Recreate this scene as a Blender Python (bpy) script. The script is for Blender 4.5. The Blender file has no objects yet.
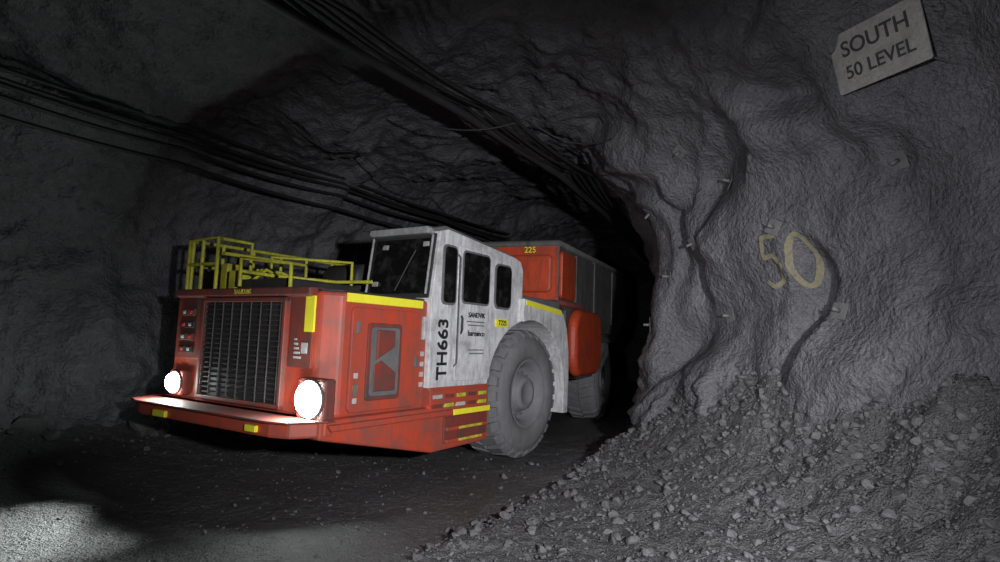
import bpy, bmesh, math, random
import numpy as np
from mathutils import Vector, Matrix, Euler
from mathutils.bvhtree import BVHTree
random.seed(3); rng=np.random.default_rng(5)
scene=bpy.context.scene
COL=scene.collection

# ------------------------------------------------------------------ materials
def new_mat(name):
    m=bpy.data.materials.new(name); m.use_nodes=True
    nt=m.node_tree; b=nt.nodes['Principled BSDF']
    return m,nt,b
def N(nt,t,**kw):
    n=nt.nodes.new(t)
    for k,v in kw.items(): setattr(n,k,v)
    return n
def noise(nt,coord,scale,detail=6,rough=.6):
    n=N(nt,'ShaderNodeTexNoise'); n.inputs['Scale'].default_value=scale
    n.inputs['Detail'].default_value=detail; n.inputs['Roughness'].default_value=rough
    nt.links.new(coord,n.inputs['Vector']); return n
def ramp(nt,fac,stops):
    r=N(nt,'ShaderNodeValToRGB'); cr=r.color_ramp
    while len(cr.elements)<len(stops): cr.elements.new(.5)
    for e,(p,c) in zip(cr.elements,stops):
        e.position=p; e.color=(c[0],c[1],c[2],1) if hasattr(c,'__len__') else (c,c,c,1)
    nt.links.new(fac,r.inputs['Fac']); return r
def paint(name,col,dust=(.16,.15,.15),amount=.5,rough=.55,scale=3.0,metal=0.0):
    m,nt,b=new_mat(name)
    tc=N(nt,'ShaderNodeTexCoord').outputs['Object']
    n1=noise(nt,tc,scale,6,.72)
    mp=N(nt,'ShaderNodeMapping'); mp.inputs['Scale'].default_value=(6,6,1.0); nt.links.new(tc,mp.inputs['Vector'])
    n2=noise(nt,mp.outputs[0],scale,5,.65)
    r1=ramp(nt,n1.outputs['Fac'],[(.42,0.0),(.66,1.0)])
    r2=ramp(nt,n2.outputs['Fac'],[(.45,0.0),(.68,1.0)])
    mx=N(nt,'ShaderNodeMath',operation='MAXIMUM'); nt.links.new(r1.outputs[0],mx.inputs[0]); nt.links.new(r2.outputs[0],mx.inputs[1])
    mu=N(nt,'ShaderNodeMath',operation='MULTIPLY_ADD'); nt.links.new(mx.outputs[0],mu.inputs[0]); mu.inputs[1].default_value=amount*.85; mu.inputs[2].default_value=amount*.22
    mix=N(nt,'ShaderNodeMix',data_type='RGBA'); nt.links.new(mu.outputs[0],mix.inputs['Factor'])
    mix.inputs['A'].default_value=(*col,1); mix.inputs['B'].default_value=(*dust,1)
    nt.links.new(mix.outputs['Result'],b.inputs['Base Color'])
    b.inputs['Roughness'].default_value=rough; b.inputs['Metallic'].default_value=metal
    bp=N(nt,'ShaderNodeBump'); bp.inputs['Strength'].default_value=.3; bp.inputs['Distance'].default_value=.012
    nt.links.new(n1.outputs['Fac'],bp.inputs['Height']); nt.links.new(bp.outputs[0],b.inputs['Normal'])
    return m
RED=paint('red_paint',(.60,.060,.022),(.17,.085,.07),.75,.5,2.4)
REDB=paint('red_paint_box',(.72,.075,.018),(.14,.055,.04),.65,.48,1.6)
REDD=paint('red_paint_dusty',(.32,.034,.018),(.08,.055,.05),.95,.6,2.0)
WHITE=paint('white_paint',(.86,.86,.89),(.26,.25,.25),.75,.5,2.6)
GREYP=paint('dusty_steel',(.10,.098,.10),(.17,.165,.17),.8,.7)
BOXG=paint('dusty_box_plate',(.15,.145,.145),(.06,.057,.057),.9,.7,1.2)
DARK=paint('dark_steel',(.018,.018,.02),(.05,.048,.05),.6,.6)
YEL=paint('yellow_paint',(.75,.73,.04),(.16,.15,.06),.7,.5,5)
YREF=paint('yellow_reflective_tape',(1.0,.93,.04),(.6,.55,.1),.3,.4,5)
TYRE=paint('tyre_rubber',(.12,.118,.127),(.20,.195,.205),.9,.9,2.5)
RIM=paint('rim_steel',(.16,.158,.17),(.23,.225,.235),.8,.75)
ALU=paint('cab_pale',(.45,.45,.46),(.15,.15,.15),.8,.5,5)
BLACKT=paint('black_lettering',(.012,.012,.012),(.04,.04,.04),.3,.6,6)
SIGN=paint('sign_board',(.38,.365,.345),(.18,.172,.168),.8,.8,6)
SIGNT=paint('sign_lettering',(.03,.03,.032),(.08,.08,.08),.3,.8,8)
SPRAY=paint('spray_paint_yellow',(.27,.23,.12),(.14,.13,.11),1.0,.9,20)
RUB=paint('cable_rubber',(.010,.010,.011),(.035,.035,.037),.5,.6,3)
LAB=paint('white_label',(.6,.6,.6),(.2,.2,.2),.6,.5,8)
AMB=paint('amber_lens',(.8,.35,.02),(.3,.15,.05),.4,.3,8)
def glass():
    m,nt,b=new_mat('dark_glass'); b.inputs['Base Color'].default_value=(.012,.012,.014,1)
    tc=N(nt,'ShaderNodeTexCoord').outputs['Object']; n=noise(nt,tc,5,5,.7)
    r=ramp(nt,n.outputs['Fac'],[(.4,.08),(.7,.4)]); nt.links.new(r.outputs[0],b.inputs['Roughness'])
    r2=ramp(nt,n.outputs['Fac'],[(.5,.006),(.8,.04)]); nt.links.new(r2.outputs[0],b.inputs['Base Color'])
    return m
GLASS=glass()
def emit(name,col,s):
    m,nt,b=new_mat(name); b.inputs['Base Color'].default_value=(*col,1)
    b.inputs['Emission Color'].default_value=(*col,1); b.inputs['Emission Strength'].default_value=s; return m
LAMP=emit('lamp_lens',(.86,1,.95),110)
LAMPS=emit('marker_lens_red',(.6,.04,.02),.04)

def rock_mat(name,c0,c1,bump1=.06,fine=.012,s2=9,s3=38,rough=.72):
    m,nt,b=new_mat(name)
    tc=N(nt,'ShaderNodeTexCoord').outputs['Object']
    n1=noise(nt,tc,.7,5,.62); n2=noise(nt,tc,s2,3,.6); n3=noise(nt,tc,s3,2,.6)
    r=ramp(nt,n1.outputs['Fac'],[(.3,c0),(.7,c1)])
    r3=ramp(nt,n2.outputs['Fac'],[(.3,.78),(.7,1.12)])
    mix=N(nt,'ShaderNodeMix',data_type='RGBA',blend_type='MULTIPLY'); mix.inputs['Factor'].default_value=1
    nt.links.new(r.outputs[0],mix.inputs['A']); nt.links.new(r3.outputs[0],mix.inputs['B'])
    nt.links.new(mix.outputs['Result'],b.inputs['Base Color'])
    b.inputs['Roughness'].default_value=rough
    bp=N(nt,'ShaderNodeBump'); bp.inputs['Strength'].default_value=1; bp.inputs['Distance'].default_value=bump1
    nt.links.new(n2.outputs['Fac'],bp.inputs['Height'])
    bp2=N(nt,'ShaderNodeBump'); bp2.inputs['Strength'].default_value=1; bp2.inputs['Distance'].default_value=fine
    nt.links.new(n3.outputs['Fac'],bp2.inputs['Height']); nt.links.new(bp.outputs[0],bp2.inputs['Normal'])
    nt.links.new(bp2.outputs[0],b.inputs['Normal'])
    return m
SHOT=rock_mat('shotcrete',(.078,.077,.085),(.142,.140,.153),.03,.04,9,23,.60)
GROUND=rock_mat('crushed_rock_floor',(.062,.059,.062),(.108,.104,.109),.05,.035,12,45,.55)
STONE=rock_mat('broken_stone',(.075,.073,.077),(.135,.132,.139),.02,.01)

# ------------------------------------------------------------------ helpers
def obj(name,me,mat=None,parent=None,smooth=False):
    o=bpy.data.objects.new(name,me); COL.objects.link(o)
    if mat: me.materials.append(mat)
    if parent: o.parent=parent
    if smooth:
        for p in me.polygons: p.use_smooth=True
    return o
def from_py(name,vs,fs,mat=None,parent=None,smooth=False):
    me=bpy.data.meshes.new(name); me.from_pydata([tuple(v) for v in vs],[],fs); me.update()
    bm=bmesh.new(); bm.from_mesh(me); bmesh.ops.recalc_face_normals(bm,faces=bm.faces); bm.to_mesh(me); bm.free()
    return obj(name,me,mat,parent,smooth)
def bev(o,w,seg=2):
    if w>0:
        m=o.modifiers.new('bevel','BEVEL'); m.width=w; m.segments=seg; m.limit_method='ANGLE'; m.angle_limit=math.radians(35)
    return o
def box(name,x0,x1,y0,y1,z0,z1,mat,parent,b=.015):
    vs=[(x,y,z) for x in(x0,x1) for y in(y0,y1) for z in(z0,z1)]
    fs=[(0,1,3,2),(4,6,7,5),(0,4,5,1),(2,3,7,6),(0,2,6,4),(1,5,7,3)]
    return bev(from_py(name,vs,fs,mat,parent),b)
def prism(name,pts,axis,a,b_,mat,parent,b=.02,seg=2):
    """pts 2D extruded. axis 'y': pts=(x,z); axis 'z': pts=(x,y); axis 'x': pts=(y,z)"""
    def mk(p,c):
        return {'y':(p[0],c,p[1]),'z':(p[0],p[1],c),'x':(c,p[0],p[1])}[axis]
    n=len(pts); vs=[mk(p,a) for p in pts]+[mk(p,b_) for p in pts]
    fs=[tuple(range(n)),tuple(range(2*n-1,n-1,-1))]+[(i,(i+1)%n,n+(i+1)%n,n+i) for i in range(n)]
    return bev(from_py(name,vs,fs,mat,parent),b,seg)
def rrect(a0,a1,b0,b1,r,n=5):
    pts=[]
    for cx,cy,s in((a1-r,b1-r,0),(a0+r,b1-r,90),(a0+r,b0+r,180),(a1-r,b0+r,270)):
        for i in range(n+1):
            t=math.radians(s+90*i/n); pts.append((cx+r*math.cos(t),cy+r*math.sin(t)))
    return pts
def lathe(name,prof,n,c,mat,parent,closed=False,smooth=True):
    """prof (y,r) revolved around local Y through c"""
    vs=[];fs=[];m=len(prof)
    for i in range(n):
        t=2*math.pi*i/n
        for y,r in prof: vs.append((c[0]+r*math.cos(t),c[1]+y,c[2]+r*math.sin(t)))
    for i in range(n):
        j=(i+1)%n
        for k in range(m-1 if not closed else m):
            l=(k+1)%m; fs.append((i*m+k,i*m+l,j*m+l,j*m+k))
    o=from_py(name,vs,fs,mat,parent,smooth)
    return o
def tube(name,pts,r,mat,parent=None,cyclic=False,kind='POLY',res=2):
    cu=bpy.data.curves.new(name,'CURVE'); cu.dimensions='3D'; cu.bevel_depth=r; cu.bevel_resolution=res; cu.use_fill_caps=True
    plist=pts if isinstance(pts[0][0],(list,tuple)) else [pts]
    for P in plist:
        s=cu.splines.new('POLY'); s.points.add(len(P)-1)
        for i,p in enumerate(P): s.points[i].co=(*p,1)
        s.use_cyclic_u=cyclic
    cu.materials.append(mat)
    o=bpy.data.objects.new(name,cu); COL.objects.link(o)
    if parent:o.parent=parent
    return o
def text(name,body,size,mat,parent,M,ext=.003,off=None):
    cu=bpy.data.curves.new(name,'FONT'); cu.body=body; cu.size=size; cu.extrude=ext; cu.align_x='CENTER'; cu.align_y='CENTER'
    cu.offset=size*.012 if off is None else off
    cu.materials.append(mat); o=bpy.data.objects.new(name,cu); COL.objects.link(o); o.parent=parent
    o.matrix_local=M; return o
def empty(name,loc=(0,0,0),rz=0,parent=None):
    e=bpy.data.objects.new(name,None); COL.objects.link(e); e.location=loc; e.rotation_euler=(0,0,rz); e.empty_display_size=.2
    if parent:e.parent=parent
    return e

# ------------------------------------------------------------------ noise (numpy perlin)
PERM=rng.permutation(256); PERM=np.concatenate([PERM,PERM,PERM])
G=rng.normal(size=(256,3)); G/=np.linalg.norm(G,axis=1)[:,None]
def perlin(p):
    i=np.floor(p).astype(int); f=p-i; i=i&255; u=f*f*f*(f*(f*6-15)+10)
    out=0
    for dx in(0,1):
        for dy in(0,1):
            for dz in(0,1):
                h=PERM[PERM[PERM[(i[:,0]+dx)&255]+((i[:,1]+dy)&255)]+((i[:,2]+dz)&255)]
                g=G[h]; d=(f-np.array([dx,dy,dz]))
                w=(u[:,0] if dx else 1-u[:,0])*(u[:,1] if dy else 1-u[:,1])*(u[:,2] if dz else 1-u[:,2])
                out=out+w*np.einsum('ij,ij->i',g,d)
    return out*1.5
def fbm(p,o=4,g=.5):
    s=0;a=1
    for k in range(o): s=s+a*perlin(p*2**k+17.3*k); a*=g
    return s
def ridged(p,o=3):
    s=0;a=1
    for k in range(o): s=s+a*(1-2*np.abs(perlin(p*2**k+9.1*k))); a*=.5
    return s
def billow(p,e=.05):
    n=perlin(p); return np.sqrt(n*n+e*e)

# ------------------------------------------------------------------ cave
RIGHT=[(5.0,-4),(4.6,2),(3.95,4.6),(3.1,7.2),(2.5,9.2),(2.95,10.7),(4.0,13.4),(5.5,17.2),(8.5,24),(11,31)]
LEFT=[(4.5,31.5),(2.0,24.5),(-.5,19),(-3.1,14.3),(-5.3,10.6),(-7.0,7.7),(-8.5,5),(-9.3,1),(-9.3,-4)]
POLY=RIGHT+LEFT
def seg_dist(x,y,pl,closed=False):
    d=np.full(x.shape,1e9)
    n=len(pl)
    for k in range(n if closed else n-1):
        ax,ay=pl[k]; bx,by=pl[(k+1)%n]
        dx,dy=bx-ax,by-ay; t=np.clip(((x-ax)*dx+(y-ay)*dy)/(dx*dx+dy*dy),0,1)
        d=np.minimum(d,np.hypot(x-ax-t*dx,y-ay-t*dy))
    return d
def d_in(x,y):
    d=seg_dist(x,y,POLY,True); ins=np.zeros(x.shape,bool); n=len(POLY)
    for k in range(n):
        ax,ay=POLY[k]; bx,by=POLY[(k+1)%n]
        if ay==by: continue
        c=((ay>y)!=(by>y))&(x<(bx-ax)*(y-ay)/(by-ay)+ax); ins^=c
    return np.where(ins,d,-d)
h=.1
xs=np.arange(-10.5,12.5,h); ys=np.arange(-5,33,h); zs=np.arange(-.5,6.6,h)
X2,Y2=np.meshgrid(xs,ys,indexing='ij'); D2=d_in(X2,Y2)
for _ in range(6):
    Dp=np.pad(D2,1,mode='edge'); D2=(Dp[2:,1:-1]+Dp[:-2,1:-1]+Dp[1:-1,2:]+Dp[1:-1,:-2]+2*D2)/6
Rw,zw=2.6,2.5
H=5.6+.25*np.sin(X2*.5+1)+.2*np.sin(Y2*.45)
qa=np.maximum(Rw-D2,0)[:,:,None]/Rw
qb=np.maximum(zs[None,None,:]-zw,0)/(H[:,:,None]-zw)
F=(1-np.sqrt(qa*qa+qb*qb)).astype(np.float32)
def surface_nets(F):
    nx,ny,nz=F.shape; c=(nx-1,ny-1,nz-1)
    acc=np.zeros(c+(3,),np.float32); cnt=np.zeros(c,np.float32)
    def sl(a,n): return slice(a,n-1+a)
    for ax in range(3):
        o1,o2=[k for k in range(3) if k!=ax]
        for i in(0,1):
            for j in(0,1):
                off=[0,0,0]; off[o1]=i; off[o2]=j
                s0=tuple(sl(off[k],F.shape[k]) for k in range(3)); off2=off[:]; off2[ax]=1
                s1=tuple(sl(off2[k],F.shape[k]) for k in range(3))
                a=F[s0];b=F[s1]; m=(a>0)!=(b>0)
                t=np.where(m,a/(np.where(m,a-b,1)),0)
                for k in range(3):
                    if k==ax: acc[...,k]+=t
                    else: acc[...,k]+=m*off[k]
                cnt+=m
    act=cnt>0; idx=-np.ones(c,np.int64); idx[act]=np.arange(act.sum())
    I=np.argwhere(act); V=I+acc[act]/cnt[act][:,None]
    faces=[]
    for ax in range(3):
        o1,o2=[k for k in range(3) if k!=ax]
        a=F[tuple(slice(0,-1) if k==ax else slice(1,-1) for k in range(3))]
        b=F[tuple(slice(1,None) if k==ax else slice(1,-1) for k in range(3))]
        m=(a>0)!=(b>0); P=np.argwhere(m)
        sg=(a>0)[m]
        P[:,o1]+=1;P[:,o2]+=1
        q=[]
        for (i,j) in((0,0),(1,0),(1,1),(0,1)):
            R=P.copy(); R[:,o1]-=i; R[:,o2]-=j
            q.append(idx[R[:,0],R[:,1],R[:,2]])
        Q=np.stack(q,1); flip=sg if ax!=1 else ~sg
        Q[flip]=Q[flip][:,::-1]
        faces.append(Q)
    return V,np.concatenate(faces)
V,Fc=surface_nets(F)
V=V*h+np.array([xs[0],ys[0],zs[0]])
def mesh_np(name,V,Fq):
    me=bpy.data.meshes.new(name); me.vertices.add(len(V)); me.vertices.foreach_set('co',V.astype(np.float32).ravel())
    k=Fq.shape[1]
    me.loops.add(Fq.size); me.loops.foreach_set('vertex_index',Fq.ravel().astype(np.int32))
    me.polygons.add(len(Fq)); me.polygons.foreach_set('loop_start',np.arange(0,Fq.size,k,dtype=np.int32))
    me.update(calc_edges=True); me.validate(); return me
me=mesh_np('cave_base',V,Fc)
tmp=bpy.data.objects.new('cave_tmp',me); COL.objects.link(tmp)
md=tmp.modifiers.new('s','SMOOTH'); md.iterations=3; md.factor=.5
md=tmp.modifiers.new('ss','SUBSURF'); md.levels=1; md.render_levels=1
dg=bpy.context.evaluated_depsgraph_get(); me2=bpy.data.meshes.new_from_object(tmp.evaluated_get(dg))
bpy.data.objects.remove(tmp)
nv=len(me2.vertices); V=np.empty(nv*3,np.float32); me2.vertices.foreach_get('co',V); V=V.reshape(-1,3).astype(float)
Nn=np.empty(nv*3,np.float32); me2.vertex_normals.foreach_get('vector',Nn); Nn=Nn.reshape(-1,3).astype(float)
cen=d_in(V[:,0]+.3*Nn[:,0],V[:,1]+.3*Nn[:,1])-d_in(V[:,0],V[:,1])
side=np.abs(Nn[:,2])<.5
sgn=1 if np.median(cen[side])>0 else -1
Fq=np.empty(len(me2.loops),np.int32); me2.loops.foreach_get('vertex_index',Fq); Fq=Fq.reshape(-1,4)
if sgn<0: Fq=Fq[:,::-1]; Nn=-Nn
dR=seg_dist(V[:,0],V[:,1],RIGHT); dL=seg_dist(V[:,0],V[:,1],LEFT)
rightness=np.clip((dL-dR)/2+.5,0,1)
smoothz=rightness*np.clip((5.2-V[:,2])/1.0,0,1)
Wp=V+.35*np.stack([perlin(V*.7+1),perlin(V*.7+21),perlin(V*.7+41)],1)
B=Wp*np.array([.62,.62,.40])
mask=np.clip(.55+1.3*perlin(V*np.array([.45,.45,.4])+33),.12,1.1)
near=np.clip(1-(np.hypot(V[:,0]-2.6,V[:,1]-8.6)-1.0)/2.5,0,1)   # broken, drapy pillar nose
mask=np.maximum(mask,near)
disp=mask*(.64*(billow(B+2.3,.08)-.21)+.13*(billow(Wp*np.array([1.6,1.6,.9])+11.7,.08)-.2))
disp+=.26*perlin(V*np.array([.4,.4,.35])+3.1)
hol=np.clip(perlin(Wp*np.array([.95,.95,.6])+51)-.20,0,1)
disp-=1.1*hol*smoothz
lump=np.clip(perlin(Wp*np.array([1.1,1.1,.8])+71)-.15,0,1)
disp+=.55*lump*smoothz
disp+=.035*perlin(V*np.array([2.6,2.6,2.0])+.7)+.020*perlin(V*6.5)+.010*perlin(V*12.0)
ang=ridged(V*.9+5,4)*.08+ridged(V*2.3+1,3)*.045+.045*fbm(V*3.2,3)
disp+=ang*(1-.94*smoothz)*.9
low=np.clip((1.9-V[:,2])/.6,0,1)*(.5+.9*near)
disp+=low*(ridged(V*2.2,4)*.09)
V2=V+Nn*disp[:,None]
me2.vertices.foreach_set('co',V2.astype(np.float32).ravel()); me2.update()
tmpm=mesh_np('t',V2,Fq); VN=np.empty(nv*3,np.float32); tmpm.vertex_normals.foreach_get('vector',VN); VN=VN.reshape(-1,3)
bvh=BVHTree.FromPolygons([tuple(v) for v in V2],[tuple(int(i) for i in f) for f in Fq])
fc=V2[Fq].mean(1); fR=rightness[Fq].mean(1)
ceil=fc[:,2]>4.9
def part(name,mask):
    f=Fq[mask]; u,inv=np.unique(f,return_inverse=True); f2=inv.reshape(f.shape)
    m=mesh_np(name,V2[u],f2)
    o=obj(name,m,SHOT,None,True)
    m.normals_split_custom_set_from_vertices([tuple(n) for n in VN[u]])
    return o
part('ceiling',ceil); part('wall_right',(~ceil)&(fR>=.5)); part('wall_left',(~ceil)&(fR<.5))

# ------------------------------------------------------------------ floor
def sm(t): t=np.clip(t,0,1); return t*t*(3-2*t)
XE=([-4,2.5,5.2,6.7,9.3,9.8,40],[-4,-2.5,-.8,.1,1.75,6,30])
def ground(x,y,fine=True):
    x=np.asarray(x,float);y=np.asarray(y,float)
    dr=seg_dist(x,y,RIGHT); dl=seg_dist(x,y,LEFT)
    amp=1.5-1.25*sm((y-8.1)/1.7)
    z=amp*np.exp(-dr/.75)+.55*np.exp(-dl/.8)
    xe=np.interp(y,*XE)
    e=x-xe; z=z+.08*sm(e/.5)+.06*np.exp(-((e-.3)/.22)**2)
    P=np.stack([x,y,np.zeros_like(x)],-1).reshape(-1,3)
    rough=np.clip(.25+sm(e/.4).ravel()*.75+np.exp(-dl/1.0).ravel(),0,1.2)
    n=.04*fbm(P*.8,2)+rough*(.05*fbm(P*2.5+4,3))
    pile=np.exp(-dr/.8).ravel()
    n=n+pile*.20*ridged(P*1.6+3,3)
    if fine: n=n+(.004+.016*rough+.03*pile)*fbm(P*12,3)
    return z+n.reshape(x.shape)-.02
gx=np.concatenate([np.arange(-10.5,-5.5,.1),np.arange(-5.5,4.6,.03),np.arange(4.6,12.5,.15)])
gy=np.concatenate([np.arange(-5,4,.15),np.arange(4,12,.03),np.arange(12,33,.15)])
GX,GY=np.meshgrid(gx,gy,indexing='ij'); GZ=ground(GX,GY)
nx,ny=GX.shape; ii=np.arange(nx*ny).reshape(nx,ny)
Q=np.stack([ii[:-1,:-1],ii[1:,:-1],ii[1:,1:],ii[:-1,1:]],-1).reshape(-1,4)
keep=(d_in(GX,GY)>-1.2)[:-1,:-1].ravel()
fm=mesh_np('floor',np.stack([GX,GY,GZ],-1).reshape(-1,3),Q[keep]); obj('floor',fm,GROUND,None,True)

# ------------------------------------------------------------------ broken rock scatter
def ico(sub):
    bm=bmesh.new(); bmesh.ops.create_icosphere(bm,subdivisions=sub,radius=1)
    v=np.array([x.co[:] for x in bm.verts]); f=np.array([[q.index for q in x.verts] for x in bm.faces]); bm.free(); return v,f
iv,iff=ico(2)
temps=[]
for k in range(10):
    v=iv.copy()
    for _ in range(7):
        n=rng.normal(size=3); n/=np.linalg.norm(n); c=rng.uniform(.25,.6); d=v@n
        v=v-np.outer(np.maximum(d-c,0),n)
    temps.append(v*rng.uniform(.7,1.3,3)*1.15)
def scatter(name,pts,sizes,mat):
    VV=[];FF=[];o=0
    for (x,y,z),s in zip(pts,sizes):
        t=temps[rng.integers(10)]; R=np.array(Euler(rng.uniform(0,6.28,3)).to_matrix())
        VV.append(t@R.T*s*np.array([1,1,.8])+np.array([x,y,z])); FF.append(iff+o); o+=len(t)
    me=mesh_np(name,np.concatenate(VV),np.concatenate(FF)); me.shade_flat(); return obj(name,me,mat,None,False)
x=rng.uniform(-3,4.2,45000); y=rng.uniform(3.6,10.4,45000)
dr=seg_dist(x,y,RIGHT); di=d_in(x,y)
e=x-np.interp(y,*XE)
pr=np.where(e>0,.28+.75*np.exp(-dr/.8),0.02)+.5*np.exp(-((e-.2)/.25)**2)
k=(rng.uniform(size=len(x))<pr)&(di>.0)
x,y,dr=x[k][:15000],y[k][:15000],dr[k][:15000]
s=.006+.009*rng.pareto(2.2,len(x)); s=np.clip(s*(1+1.2*np.exp(-dr/.7)),.006,.065)
z=ground(x,y,False)+s*.2
x1=rng.uniform(-8,-1,6000); y1=rng.uniform(4,16,6000); dl=seg_dist(x1,y1,LEFT); di=d_in(x1,y1)
k=(rng.uniform(size=6000)<(.10+.9*np.exp(-dl/.8)))&(di>.0)
x1,y1,dl=x1[k],y1[k],dl[k]; s1=np.clip(.008+.03*rng.pareto(2.2,len(x1))*(.3+np.exp(-dl/.8)),.008,.28)
onroad=dl>1.3; s1[onroad]=np.minimum(s1[onroad],.022)
z1=ground(x1,y1,False)+s1*.2
x=np.concatenate([x,x1]);y=np.concatenate([y,y1]);z=np.concatenate([z,z1]);s=np.concatenate([s,s1])
scatter('rubble_stones',zip(x,y,z),s,STONE)

# ------------------------------------------------------------------ truck
TR=empty('underground_mining_truck',(.55,9.9,0),math.atan2(.841,.541))
def wheel(name,par,cx,cy,flip):
    c=(cx,cy,1.03)
    pr=[(.10,.52),(.02,.56),(-.01,.66),(-.01,.78),(.03,.88),(.10,.955),(.14,.975),(.71,.975),(.75,.955),(.82,.88),(.86,.78),(.86,.66),(.83,.56),(.75,.52)]
    t=lathe(name+'_tyre',pr,72,c,TYRE,par)
    vs=[];fs=[]
    n=26
    for i in range(n):
        for sd in(0,1):
            a0=2*math.pi*(i+.5*sd)/n
            ys=[.04,.13,.42] if sd==0 else [.81,.72,.43]
            rs=[(.90,.965),(.97,1.035),(.97,1.035)]; w=.075
            b=len(vs); sk=[0,.0,.09]
            for (yy,(r0,r1),q) in zip(ys,rs,sk):
                for r in(r0,r1):
                    for dw in(-w,w):
                        a=a0+dw+q; vs.append((c[0]+r*math.cos(a),c[1]+yy,c[2]+r*math.sin(a)))
            for s_ in(0,4):
                A=[b+s_+q for q in range(8)]
                fs+=[(A[0],A[1],A[5],A[4]),(A[2],A[6],A[7],A[3]),(A[0],A[4],A[6],A[2]),(A[1],A[3],A[7],A[5])]
            fs+=[(b,b+2,b+3,b+1),(b+8,b+9,b+11,b+10)]
    bev(from_py(name+'_tread_lugs',vs,fs,TYRE,par),.008,1)
    def P(l): return [((yy if not flip else .85-yy),r) for yy,r in l]
    lathe(name+'_rim',P([(.08,.57),(.03,.56),(.02,.53),(.07,.50),(.10,.44),(.22,.42),(.24,.36),(.22,.30),(.10,.27),(.06,.25),(.05,.20),(.05,.17),(.08,.15),(.08,.0)]),48,c,RIM,par)
    for i in range(14):
        a=2*math.pi*i/14; yb=.215 if not flip else .635
        px,pz=cx+.345*math.cos(a),1.03+.345*math.sin(a)
        lathe(name+'_bolt_%d'%i,[(0 ,.0),(-.03,.0),(-.03,.022),(.02,.022)] if not flip else [(0,0),(.03,0),(.03,.022),(-.02,.022)],6,(px,cy+yb,pz),GREYP,par,smooth=False)
wheel('front_left_wheel',TR,0,0,False)
wheel('front_right_wheel',TR,0,2.62,True)

prism('lower_skirt',[(-4.28,.98),(-4.28,.78),(-2.4,.40),(-1.12,.42),(-1.12,1.24),(-2.5,1.24),(-2.5,.98)],'y',.06,3.40,RED,TR,.03)
prism('front_bumper',[(-4.6,.45),(-4.52,.22),(-4.2,.05),(-4.1,.05),(-4.1,3.42),(-4.2,3.42),(-4.52,3.25),(-4.6,3.0)],'z',.80,.97,RED,TR,.03)
prism('bumper_lip',[(-4.66,.45),(-4.58,.2),(-4.2,.02),(-4.1,.02),(-4.1,3.44),(-4.2,3.44),(-4.58,3.26),(-4.66,3.0)],'z',.955,.98,REDD,TR,.008)
prism('side_sill',[(-4.2,.93),(-4.15,.86),(-1.14,.86),(-1.14,.93)],'y',.0,.12,RED,TR,.015)
# hood
prism('hood',[(-4.15,.34),(-3.96,.14),(-2.5,.14),(-2.5,3.35),(-3.96,3.35),(-4.15,3.12)],'z',.96,2.36,RED,TR,.05,3)
prism('hood_top_plate',[(-4.10,.38),(-3.93,.2),(-2.5,.2),(-2.5,3.3),(-3.93,3.3),(-4.10,3.1)],'z',2.36,2.385,DARK,TR,.01)
prism('hood_front_brow',[(-4.22,2.40),(-4.22,2.30),(-4.12,2.28),(-3.95,2.40)],'y',.42,3.08,REDD,TR,.02)
# grille
prism('grille_back',rrect(.86,2.42,1.07,2.24,.06),'x',-4.165,-4.14,DARK,TR,.0)
GR=paint('grille_steel',(.03,.029,.031),(.08,.07,.07),.8,.7)
for i in range(19):
    z=1.11+i*.06
    prism('grille_slat_%d'%i,[(-4.20,z),(-4.165,z+.018),(-4.165,z+.028),(-4.20,z+.01)],'y',.88,2.40,GR,TR,0)
for i in range(9):
    w=.90+i*.185
    box('grille_bar_%d'%i,-4.21,-4.195,w,w+.010,1.08,2.23,GR,TR,0)
for nm,a in(('top',(.82,2.46,2.23,2.28)),('bottom',(.82,2.46,1.02,1.07))):
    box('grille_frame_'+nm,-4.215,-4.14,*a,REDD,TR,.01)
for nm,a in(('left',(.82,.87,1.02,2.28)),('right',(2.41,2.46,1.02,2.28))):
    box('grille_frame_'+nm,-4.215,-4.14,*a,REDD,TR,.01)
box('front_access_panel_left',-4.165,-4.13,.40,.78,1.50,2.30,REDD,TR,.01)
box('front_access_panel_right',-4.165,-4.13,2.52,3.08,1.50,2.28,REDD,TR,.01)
text('front_badge','SANDVIK',.08,YEL,TR,Matrix.Translation((-4.225,1.62,2.35))@Matrix(((0,0,-1,0),(-1,0,0,0),(0,1,0,0),(0,0,0,1))))
box('front_reflector_strip',-4.172,-4.14,.38,.53,1.90,2.30,YREF,TR,.004)
for i,z in enumerate((1.62,1.78,1.94,2.10)):
    box('marker_lamp_bezel_%d'%i,-4.19,-4.14,2.66,2.98,z-.045,z+.045,REDD if i%2 else DARK,TR,.01)
    for j in(0,1):
        box('marker_lamp_%d_%d'%(i,j),-4.20,-4.18,2.71+.15*j,2.77+.15*j,z-.022,z+.022,LAMPS if (i+j)%2 else LAB,TR,.01)
for i in range(5):
    box('front_decal_%d'%i,-4.171,-4.15,.56+.02*i,.68,1.60+.05*i,1.625+.05*i,LAB,TR,0)
box('front_decal_block',-4.172,-4.15,.46,.56,1.66,1.78,LAB,TR,.004)
def disc(name,c,r,x0,x1,mat,par,n=32):
    pts=[(c[0]+r*math.cos(2*math.pi*i/n),c[1]+r*math.sin(2*math.pi*i/n)) for i in range(n)]
    return prism(name,pts,'x',x0,x1,mat,par,.006,1)
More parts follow.
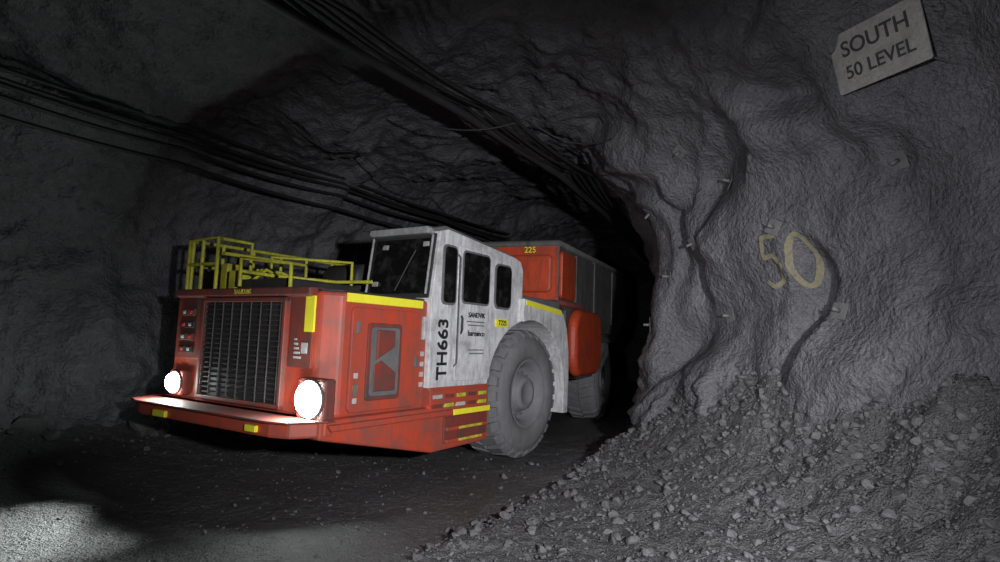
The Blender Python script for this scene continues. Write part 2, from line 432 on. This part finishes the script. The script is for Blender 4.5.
for nm,w,r in(('left',.25,.19),('right',2.84,.13)):
    box('headlamp_housing_'+nm,-4.26,-4.10,w-r-.03,w+r+.03,1.19-r-.03,1.19+r+.03,REDD,TR,.03)
    disc('headlamp_bezel_'+nm,(w,1.19),r+.015,-4.28,-4.25,GREYP,TR)
    lv=[];lf=[];nr_,ns=6,28
    for a in range(nr_+1):
        rr=r*math.sin(math.pi/2*a/nr_); xx=-4.28-.09*math.cos(math.pi/2*a/nr_)
        for b_ in range(ns): lv.append((xx,w+rr*math.cos(2*math.pi*b_/ns),1.19+rr*math.sin(2*math.pi*b_/ns)))
    for a in range(nr_):
        for b_ in range(ns): lf.append((a*ns+b_,a*ns+(b_+1)%ns,(a+1)*ns+(b_+1)%ns,(a+1)*ns+b_))
    from_py('headlamp_lens_'+nm,lv,lf,LAMP,TR,True)
    sp=bpy.data.lights.new('headlamp_beam_'+nm,'SPOT'); sp.energy=520; sp.spot_size=math.radians(50); sp.spot_blend=.9; sp.shadow_soft_size=.1; sp.color=(.9,1,.95)
    so=bpy.data.objects.new('headlamp_beam_'+nm,sp); COL.objects.link(so); so.parent=TR; so.location=(-4.70,w,1.15)
    so.rotation_euler=Vector((-2.1,(1.35 if nm=='left' else -1.1),-1.15)).to_track_quat('-Z','Y').to_euler()
    # stray light falling from the lamp on to the bumper shelf below it
    sp=bpy.data.lights.new('headlamp_spill_'+nm,'SPOT'); sp.energy=70 if nm=='left' else 45; sp.spot_size=math.radians(110); sp.spot_blend=1; sp.shadow_soft_size=.06; sp.color=(.9,1,.95)
    so=bpy.data.objects.new('headlamp_spill_'+nm,sp); COL.objects.link(so); so.parent=TR; so.location=(-4.48,w,1.22)
    so.rotation_euler=Vector((.15,0,-1)).to_track_quat('-Z','Y').to_euler()
box('bumper_marker_right',-4.64,-4.58,2.35,2.62,.82,.90,YREF,TR,.01)
box('bumper_marker_left',-4.64,-4.58,.62,.80,.84,.91,YREF,TR,.01)
# hood side door + recess
prism('hood_side_door',rrect(-3.86,-2.70,1.02,2.20,.07),'y',.105,.15,RED,TR,.012)
prism('side_vent_rim',rrect(-3.62,-3.05,1.14,2.03,.05),'y',.085,.12,REDD,TR,.008)
prism('side_vent_recess',rrect(-3.57,-3.10,1.19,1.98,.04),'y',.075,.10,GREYP,TR,.004)
prism('side_vent_pipe',[(-3.5,1.6),(-3.2,1.75),(-3.2,1.95),(-3.5,1.95)],'y',.05,.09,REDD,TR,.02)
prism('side_vent_dust',[(-3.52,1.24),(-3.15,1.24),(-3.15,1.45),(-3.4,1.6),(-3.52,1.55)],'y',.065,.09,REDD,TR,.02)
prism('hood_side_reflector',[(-3.93,2.25),(-2.64,2.25),(-2.64,2.35),(-3.93,2.35)],'y',.118,.145,YREF,TR,.003)
for i,(s0,z0) in enumerate(((-3.80,1.2),(-3.80,1.9),(-2.78,1.5))):
    box('door_hinge_%d'%i,s0,s0+.05,.085,.12,z0,z0+.14,GREYP,TR,.008)
box('side_lamp_strip_a',-2.62,-2.55,.10,.15,1.85,2.15,LAB,TR,.01)
for i in range(4): box('hood_side_decal_%d'%i,-2.63,-2.57,.125,.145,1.25+.13*i,1.31+.13*i,LAB,TR,.003)
for i in range(3): box('door_decal_%d'%i,-3.80,-3.74,.095,.11,1.12+.14*i,1.18+.14*i,LAB if i!=1 else YEL,TR,.002)

# cab
arc=[(1.17*math.cos(math.radians(a)),1.03+1.17*math.sin(math.radians(a))) for a in range(170,96,-8)]
cabp=[(-2.52,1.23)]+[(-1.17,1.23)]+arc+[(-.2,2.2),(-.2,3.02),(-.28,3.15),(-.45,3.20),(-2.22,3.36),(-2.40,3.31),(-2.52,2.40)]
prism('cab_shell',cabp,'y',.08,1.32,WHITE,TR,.09,4)
prism('cab_roof_cap',[(-.35,3.17),(-2.2,3.34),(-2.46,3.30),(-2.50,3.34),(-2.2,3.42),(-.4,3.25)],'y',.14,1.26,GREYP,TR,.03)
lathe('amber_beacon',[(0,0),(0,.05),(.08,.05),(.10,.03),(.10,0)],16,(0,0,0),AMB,TR).matrix_local=Matrix.Translation((-.55,1.1,3.26))@Matrix.Rotation(math.radians(90),4,'X')
def wsx(z): return -2.52+(z-2.40)*(.12/.91)
def slab(name,w0,w1,z0,z1,d0,d1,mat,b=.01):
    pts=[(wsx(z0)-d0,z0),(wsx(z1)-d0,z1),(wsx(z1)-d1,z1),(wsx(z0)-d1,z0)]
    return prism(name,pts,'y',w0,w1,mat,TR,b)
slab('windscreen_frame',.13,1.27,2.40,3.28,-.02,.02,DARK)
slab('windscreen_glass',.18,1.22,2.46,3.22,-.02,.03,GLASS,.004)
for i,(w,z) in enumerate(((.22,3.1),(1.05,2.56),(.95,3.08))): slab('windscreen_brace_%d'%i,w,w+.10,z,z+.07,.0,.05,ALU)
tube('wiper',[(wsx(2.5)-.06,.7,2.5),(wsx(2.9)-.06,.5,2.9),(wsx(3.05)-.06,.42,3.05)],.012,DARK,TR)
tube('windscreen_guard_bar',[[(wsx(2.45)-.05,w,2.45),(wsx(3.25)-.05,w,3.25)] for w in(.16,1.24)],.018,ALU,TR)
prism('windscreen_visor',rrect(.16,1.24,3.26,3.36,.045),'x',-2.56,-2.40,ALU,TR,.02)
# side windows
def swin(name,a,b_,z0,z1,r=.06):
    prism(name+'_seal',rrect(a-.03,b_+.03,z0-.03,z1+.03,r+.02),'y',.060,.10,GREYP,TR,.006)
    prism(name+'_glass',rrect(a,b_,z0,z1,r),'y',.052,.09,GLASS,TR,.004)
swin('front_quarter_window',-2.30,-2.04,2.36,3.12)
swin('door_window',-1.86,-1.22,2.40,3.10)
swin('rear_quarter_window',-1.02,-.60,2.38,3.02,.09)
prism('cab_door',rrect(-1.97,-1.10,1.30,3.18,.07),'y',.068,.10,WHITE,TR,.012)
tube('door_handle',[(-1.90,.04,1.95),(-1.90,.02,2.0),(-1.90,.02,2.16),(-1.90,.04,2.2)],.012,DARK,TR)
tube('cab_grab_rail',[(-2.0,.07,1.5),(-2.0,.02,1.55),(-2.0,.02,3.0),(-2.0,.07,3.05)],.010,GREYP,TR)
Mside=Matrix(((1,0,0,0),(0,0,-1,0),(0,1,0,0),(0,0,0,1)))
text('unit_number','TH663',.29,BLACKT,TR,Matrix.Translation((-2.25,.072,1.74))@Mside@Matrix.Rotation(math.pi/2,4,'Z'),.006,.004)
text('maker_label','SANDVIK',.10,BLACKT,TR,Matrix.Translation((-1.50,.06,2.22))@Mside)
text('owner_label','barminco',.11,BLACKT,TR,Matrix.Translation((-1.50,.06,1.96))@Mside)
for i in range(4): box('door_label_line_%d'%i,-1.74+.03*i,-1.30,.060,.07,2.12-.30*(i>1)-.05*i,2.135-.30*(i>1)-.05*i,GREYP,TR,0)
prism('number_plate',rrect(-.98,-.64,2.08,2.20,.02),'y',.06,.09,YREF,TR,.003)
text('number_plate_text','T225',.11,BLACKT,TR,Matrix.Translation((-.81,.057,2.14))@Mside)
box('step_recess',-2.2,-1.2,.03,.10,.50,.84,REDD,TR,.01)
for i,z in enumerate((.50,.66)):
    box('step_%d'%i,-2.18,-1.22,-.01,.2,z,z+.05,RED,TR,.008)
    box('step_nosing_%d'%i,-1.92,-1.38,-.02,.0,z+.01,z+.045,YEL,TR,.003)
box('sill_reflector',-2.05,-1.18,-.012,.01,.86,.935,YREF,TR,.003)
for i in range(5):
    for j in range(2):
        box('warning_label_%d_%d'%(i,j),-2.45+.26*i,-2.45+.26*i+.2,.04,.065,.97+.12*j,1.02+.12*j,[REDD,YEL,LAB,REDD,YEL][(i+2*j)%5],TR,.002)
box('body_rocker',-2.5,-1.16,.045,.1,1.0,1.2,RED,TR,.01)
ao=[(1.19*math.cos(math.radians(a)),1.03+1.19*math.sin(math.radians(a))) for a in range(104,-16,-8)]
fend=ao+[(1.20,.62),(1.36,.62),(1.38,1.2),(1.36,1.7),(1.27,2.1),(1.12,2.38),(.98,2.46),(-.30,2.56),(-.30,2.2)]
prism('front_left_fender',fend,'y',-.02,.95,WHITE,TR,.03)
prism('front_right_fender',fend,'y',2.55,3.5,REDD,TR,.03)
prism('fender_reflector',[(-.24,2.46),(1.0,2.36),(1.0,2.44),(-.24,2.54)],'y',-.035,-.015,YREF,TR,.003)
box('engine_deck',-2.52,1.0,1.36,3.3,2.0,2.42,REDD,TR,.04)
box('engine_side',-2.52,-1.3,1.36,3.35,.96,2.1,REDD,TR,.04)
box('front_chassis',-1.5,1.7,.95,2.55,.62,2.0,DARK,TR,.04)
box('cab_rear_locker',-.25,1.2,.1,1.3,2.4,2.62,GREYP,TR,.03)
box('hood_locker',-3.9,-2.7,1.2,2.2,2.38,2.55,DARK,TR,.03)
lathe('air_filter',[(0,0),(0,.2),(.04,.22),(.7,.22),(.74,.2),(.74,0)],28,(-2.2,1.6,2.72),DARK,TR)
tube('exhaust_pipe',[(-1.4,2.6,2.4),(-1.4,2.6,2.85),(-1.2,2.6,2.98),(-.6,2.6,3.0)],.09,DARK,TR)
R_=.026; zb,zt=2.4,3.10
rails=[]
wy=3.22
rails.append([(-3.95,wy,zt),(-.9,wy,zt)]); rails.append([(-3.95,wy,zb+.36),(-.9,wy,zb+.36)])
for s_ in(-3.95,-3.5,-3.0,-2.5,-2.0,-1.45,-.9): rails.append([(s_,wy,zb-.02),(s_,wy,zt)])
rails.append([(-4.0,wy,zb),(-4.0,wy,zt),(-4.0,2.55,zt),(-4.0,2.55,zb)])
rails.append([(-4.0,wy,zb+.36),(-4.0,2.55,zb+.36)]); rails.append([(-4.0,2.9,zb),(-4.0,2.9,zt)])
rails.append([(-3.95,2.55,zt),(-3.5,2.55,zt),(-3.5,2.55,zb)])
rails.append([(-3.95,2.1,zb+.05),(-3.95,2.1,zb+.42),(-3.95,1.1,zb+.30),(-3.95,1.1,zb)])
rails.append([(-3.2,2.5,zb+.1),(-3.2,2.5,zb+.55),(-2.6,1.5,zb+.5),(-2.6,1.5,zb)])
rails.append([(-3.95,2.5,zb+.5),(-2.6,2.5,zb+.5)])
rails.append([(-3.95,2.1,zb+.25),(-3.4,2.2,zb+.25),(-2.7,1.7,zb+.22),(-2.6,1.1,zb+.22)])
tube('guard_rail',rails,R_,YEL,TR)
for i,(a,w,hh_) in enumerate(((-3.75,2.7,.42),(-3.2,2.9,.25),(-2.8,2.3,.22),(-3.85,2.35,.3))):
    box('hood_valve_box_%d'%i,a,a+.22,w,w+.16,2.38,2.38+hh_,YEL if i in(0,3) else DARK,TR,.02)
tube('hydraulic_hoses',[[(-3.8+.1*k,2.3,2.42),(-3.5,2.2+.1*k,2.72),(-3.1,2.4,2.65+.04*k),(-2.6,2.1,2.45)] for k in range(3)],.022,YEL,TR)

RF=empty('rear_body',(1.39,.24,0),math.radians(10.75),TR)
wheel('rear_left_wheel',RF,4.3,.0,False)
wheel('rear_right_wheel',RF,4.3,2.4,True)
box('rear_chassis',-.4,5.6,.95,2.3,.7,1.25,DARK,RF,.04)
lathe('articulation_joint',[(0,.0),(0,.35),(1.2,.35),(1.2,0)],24,(.0,.95,1.1),DARK,RF)
box('hitch_tank',.2,1.6,.25,1.0,.55,1.15,DARK,RF,.05)
prof=[(.0,3.72),(.0,2.68),(.1,2.58),(.55,2.5),(.62,1.7),(1.0,1.28),(1.6,1.12),(2.9,1.12),(3.1,1.9),(5.5,1.9),(6.9,2.5),(6.75,3.2),(6.45,3.85)]
prism('dump_box_side_left',prof,'y',0,.10,BOXG,RF,.02)
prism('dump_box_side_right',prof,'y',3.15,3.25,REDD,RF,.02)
box('dump_box_headboard',0,.10,0,3.25,2.62,3.72,REDB,RF,.03)
prism('dump_box_floor',[(.1,2.6),(.65,2.5),(.7,1.7),(1.05,1.33),(1.65,1.2),(2.9,1.2),(3.15,2.0),(5.5,2.0),(6.9,2.55),(6.9,2.45),(5.5,1.9),(3.1,1.9),(2.9,1.12),(1.6,1.12),(1.0,1.28),(.62,1.7),(.55,2.5),(.1,2.55)],'y',.05,3.2,REDD,RF,.0)
prism('dump_box_side_panel',[(1.1,3.66),(1.1,2.70),(3.2,2.1),(5.6,2.1),(6.7,2.62),(6.35,3.76)],'y',-.06,.01,BOXG,RF,.02)
prism('dump_box_corner_plate',rrect(.04,1.05,2.70,3.60,.1),'y',-.06,.01,REDB,RF,.02)
prism('dump_box_lower_bulge',rrect(.60,2.9,1.20,2.55,.45,8),'y',-.22,.01,REDB,RF,.12,5)
prism('headboard_panel',rrect(.12,1.25,2.80,3.52,.1),'x',-.09,.01,REDB,RF,.05,3)
prism('headboard_panel_far',rrect(1.4,2.9,2.80,3.52,.1),'x',-.09,.01,REDB,RF,.05,3)
tube('dump_box_rim',[(.03,3.2,3.74),(.03,.02,3.74),(6.45,.02,3.87)],.07,BOXG,RF)
tube('dump_box_rib',[(0.02,3.2,2.62),(0.02,0,2.62),(1.9,-.02,2.62)],.06,REDD,RF)
for i,xr in enumerate((2.6,4.6)): box('dump_box_stiffener_%d'%i,xr,xr+.10,-.09,.0,2.35,3.72,BOXG,RF,.02)
text('box_number','225',.16,YREF,RF,Matrix.Translation((-.105,.55,3.60))@Matrix(((0,0,-1,0),(-1,0,0,0),(0,1,0,0),(0,0,0,1))))
prism('box_hinge_arm',[(1.6,1.1),(2.6,1.6),(5.4,1.95),(5.4,1.7),(2.8,1.2),(1.7,.85)],'y',.9,1.1,DARK,RF,.02)

# ------------------------------------------------------------------ wall sign
def cast(o,d,dist=30):
    r=bvh.ray_cast(Vector(o),Vector(d).normalized(),dist); return r[0],r[1]
wd=Vector((.342,-.94,0)) # along the right wall towards the camera
outw=Vector((.94,.342,0))
c=Vector((3.10,4.83,4.45))
SG=empty('level_sign',c)
xa=wd.normalized(); up=Vector((-.94*.30,-.342*.30,1)).normalized(); za=xa.cross(up).normalized()
M=Matrix((( xa.x,up.x,za.x,0),(xa.y,up.y,za.y,0),(xa.z,up.z,za.z,0),(0,0,0,1)))
SG.matrix_world=Matrix.Translation(c)@M
prism('sign_board',rrect(-.41,.41,-.26,.26,.02),'z',-.008,.008,SIGN,SG,.003)
text('sign_text_top','SOUTH',.185,SIGNT,SG,Matrix.Translation((0,.105,.012)),.002)
text('sign_text_bottom','50 LEVEL',.16,SIGNT,SG,Matrix.Translation((0,-.10,.012)),.002)
wires=[]
Mi=SG.matrix_world.inverted()
for q in((-.36,.22),(.36,.22),(-.36,-.22),(.36,-.22)):
    p=SG.matrix_world@Vector((q[0],q[1],0)); hh,_=cast(p,outw,3)
    if hh is not None: wires.append([tuple(Vector((q[0],q[1],0))),tuple(Mi@(hh+outw*.05))])
if wires: tube('sign_standoff_pins',wires,.008,GREYP,SG)

# spray painted 50 following wall relief
def ribbon(strokes,org,size,width,name):
    vs=[];fs=[]
    for st in strokes:
        pts=[]
        for k in range(len(st)-1):
            a=Vector(st[k]);b=Vector(st[k+1]); n=max(2,int((b-a).length*24))
            for q in range(n): pts.append(a.lerp(b,q/n))
        pts.append(Vector(st[-1])); prev=None
        for k,p in enumerate(pts):
            t=(pts[min(k+1,len(pts)-1)]-pts[max(k-1,0)]).normalized(); nn=Vector((-t.y,t.x))
            row=[]
            for sd in(-1,-.33,.33,1):
                q=p*1.0+nn*sd*width/size
                o=Vector(org)+wd*(q.x*size)+Vector((0,0,q.y*size))-outw*1.3
                hh,nr=cast(o,outw)
                if hh is None: hh=o+outw*1.3
                row.append(len(vs)); vs.append(hh-outw*.022)
            if prev:
                for j in range(3): fs.append((prev[j],prev[j+1],row[j+1],row[j]))
            prev=row
    return from_py(name,vs,fs,SPRAY,None,True)
five=[(-.15,1),(-.50,1),(-.52,.58),(-.30,.62),(-.13,.42),(-.17,.12),(-.38,0),(-.55,.12)]
zero=[(.18+.17*math.cos(a),.5+.5*math.sin(a)) for a in [i*2*math.pi/20 for i in range(21)]]
ribbon([five,zero],(3.16,6.56,2.60),.56,.026,'painted_wall_number')

# rock bolts with plates
PL=empty('rock_bolt_plates')
k=0
for (o,zb_) in [((2.2,4.9),3.7),((1.9,6.2),3.25),((1.6,7.0),4.0),((1.6,7.7),3.3),((1.3,8.3),2.9),((1.2,8.6),3.9),((1.6,7.2),2.3),((2.2,5.6),2.3),((1.2,8.8),2.2),((1.4,7.5),4.5)]:
    hh,nr=cast((o[0],o[1],zb_),outw)
    if hh is None: continue
    if nr.dot(outw)>0: nr=-nr
    q=nr.to_track_quat('Z','Y').to_matrix().to_4x4(); T=Matrix.Translation(hh+nr*.03)@q@Matrix.Rotation(k*1.1,4,'Z')
    p=prism('plate_%d'%k,rrect(-.085,.085,-.085,.085,.01),'z',-.004,.006,GREYP,PL,.002); p.matrix_local=T
    b_=lathe('bolt_%d'%k,[(0,0),(0,.022),(-.10,.018),(-.10,0)],8,(0,0,0),GREYP,PL); b_.matrix_local=T@Matrix.Rotation(math.radians(-90),4,'X')
    k+=1

# ------------------------------------------------------------------ services: pipes and cables
def sagline(P,sag,n=10):
    out=[]
    for i in range(len(P)-1):
        a=Vector(P[i]);b=Vector(P[i+1])
        for q in range(n):
            t=q/n; p=a.lerp(b,t); p.z-=sag*4*t*(1-t); out.append(tuple(p))
    out.append(tuple(P[-1])); return out
ld=Vector((.515,.857,0)); lout=Vector((-.857,.515,0))
def leftoff(z):
    m=0
    for k in range(40):
        s=-4.4+k*.45
        base=Vector((-7.0,7.7,0))+ld*s-lout*3.2; base.z=z
        hh,nr=cast(base,lout)
        if hh is not None: m=max(m,3.2-(hh-base).length)
    return m
cab_=[]
for j,(z,sg) in enumerate(((4.86,.03),(4.76,.05),(4.68,.04),(4.56,.07),(4.30,.05))):
    off=min(leftoff(z),1.9)-.12+.03*j
    P=[]
    for s in(-4.4,-1.2,2.0,5.2,8.4,11.6):
        b=Vector((-7.0,7.7,z+.03*math.sin(s*1.3+j)))+ld*s-lout*off; P.append(tuple(b))
    cab_.append(sagline(P,sg))
tube('wall_cables',cab_,.030,RUB)
cab2=[]
for j in range(7):
    dx=.16*j; zz=5.20-.03*j
    P=[(-4.6+dx,2.0,zz),(-2.5+dx,5.6,zz),(-.9+dx,8.0,zz-.05),(.75+dx*.9,10.4,zz-.2),(2.1+dx*.6,13.2,zz-.3),(4.6+dx*.5,19,zz-.4)]
    cab2.append(sagline(P,.06+.05*((j*37)%5)/4))
tube('ceiling_cables',cab2,.026,RUB)
tube('ceiling_pipe',[(-4.2,2.0,5.0),(-2.3,5.4,5.0),(-.6,8.1,5.0),(1.0,10.5,4.85),(2.3,13.2,4.75),(4.6,19,4.6)],.06,DARK)
tube('hanging_wires',[sagline([(-3.5,9.0,5.3),(-2.4,9.6,4.9),(-1.0,11,4.6),(.3,12,4.4)],.25),sagline([(-1.5,8.2,5.0),(.3,8.2,5.0),(1.6,8.6,4.9)],.2)],.012,RUB)

# ------------------------------------------------------------------ lights, world, camera
def spot(name,loc,tgt,e,ang,blend,size,col=(1,1,1)):
    l=bpy.data.lights.new(name,'SPOT'); l.energy=e; l.spot_size=math.radians(ang); l.spot_blend=blend; l.shadow_soft_size=size; l.color=col
    o=bpy.data.objects.new(name,l); COL.objects.link(o); o.location=loc
    o.rotation_euler=(Vector(tgt)-Vector(loc)).to_track_quat('-Z','Y').to_euler(); return o
spot('work_light',(1.5,-.3,2.4),(.3,8.3,1.2),2900,70,1.0,.10,(.97,.98,1))
spot('wall_fill_light',(-1.0,-.5,2.0),(4.3,6.6,1.9),1000,66,1,.10,(.95,.96,1))  # added fill, no real lamp: brightens the right wall and brings out its relief
w=bpy.data.worlds.new('world'); scene.world=w; w.use_nodes=True
w.node_tree.nodes['Background'].inputs[0].default_value=(.5,.52,.6,1); w.node_tree.nodes['Background'].inputs[1].default_value=.01
cd=bpy.data.cameras.new('camera'); cd.sensor_width=36; cd.lens=21.6; cd.clip_end=200
cam=bpy.data.objects.new('camera',cd); COL.objects.link(cam)
cam.matrix_world=Matrix.Translation((0,0,1.9))@Matrix.Rotation(math.radians(95.5),4,'X')@Matrix.Rotation(math.radians(2.1),4,'Z')
scene.camera=cam
scene.view_settings.view_transform='Standard'
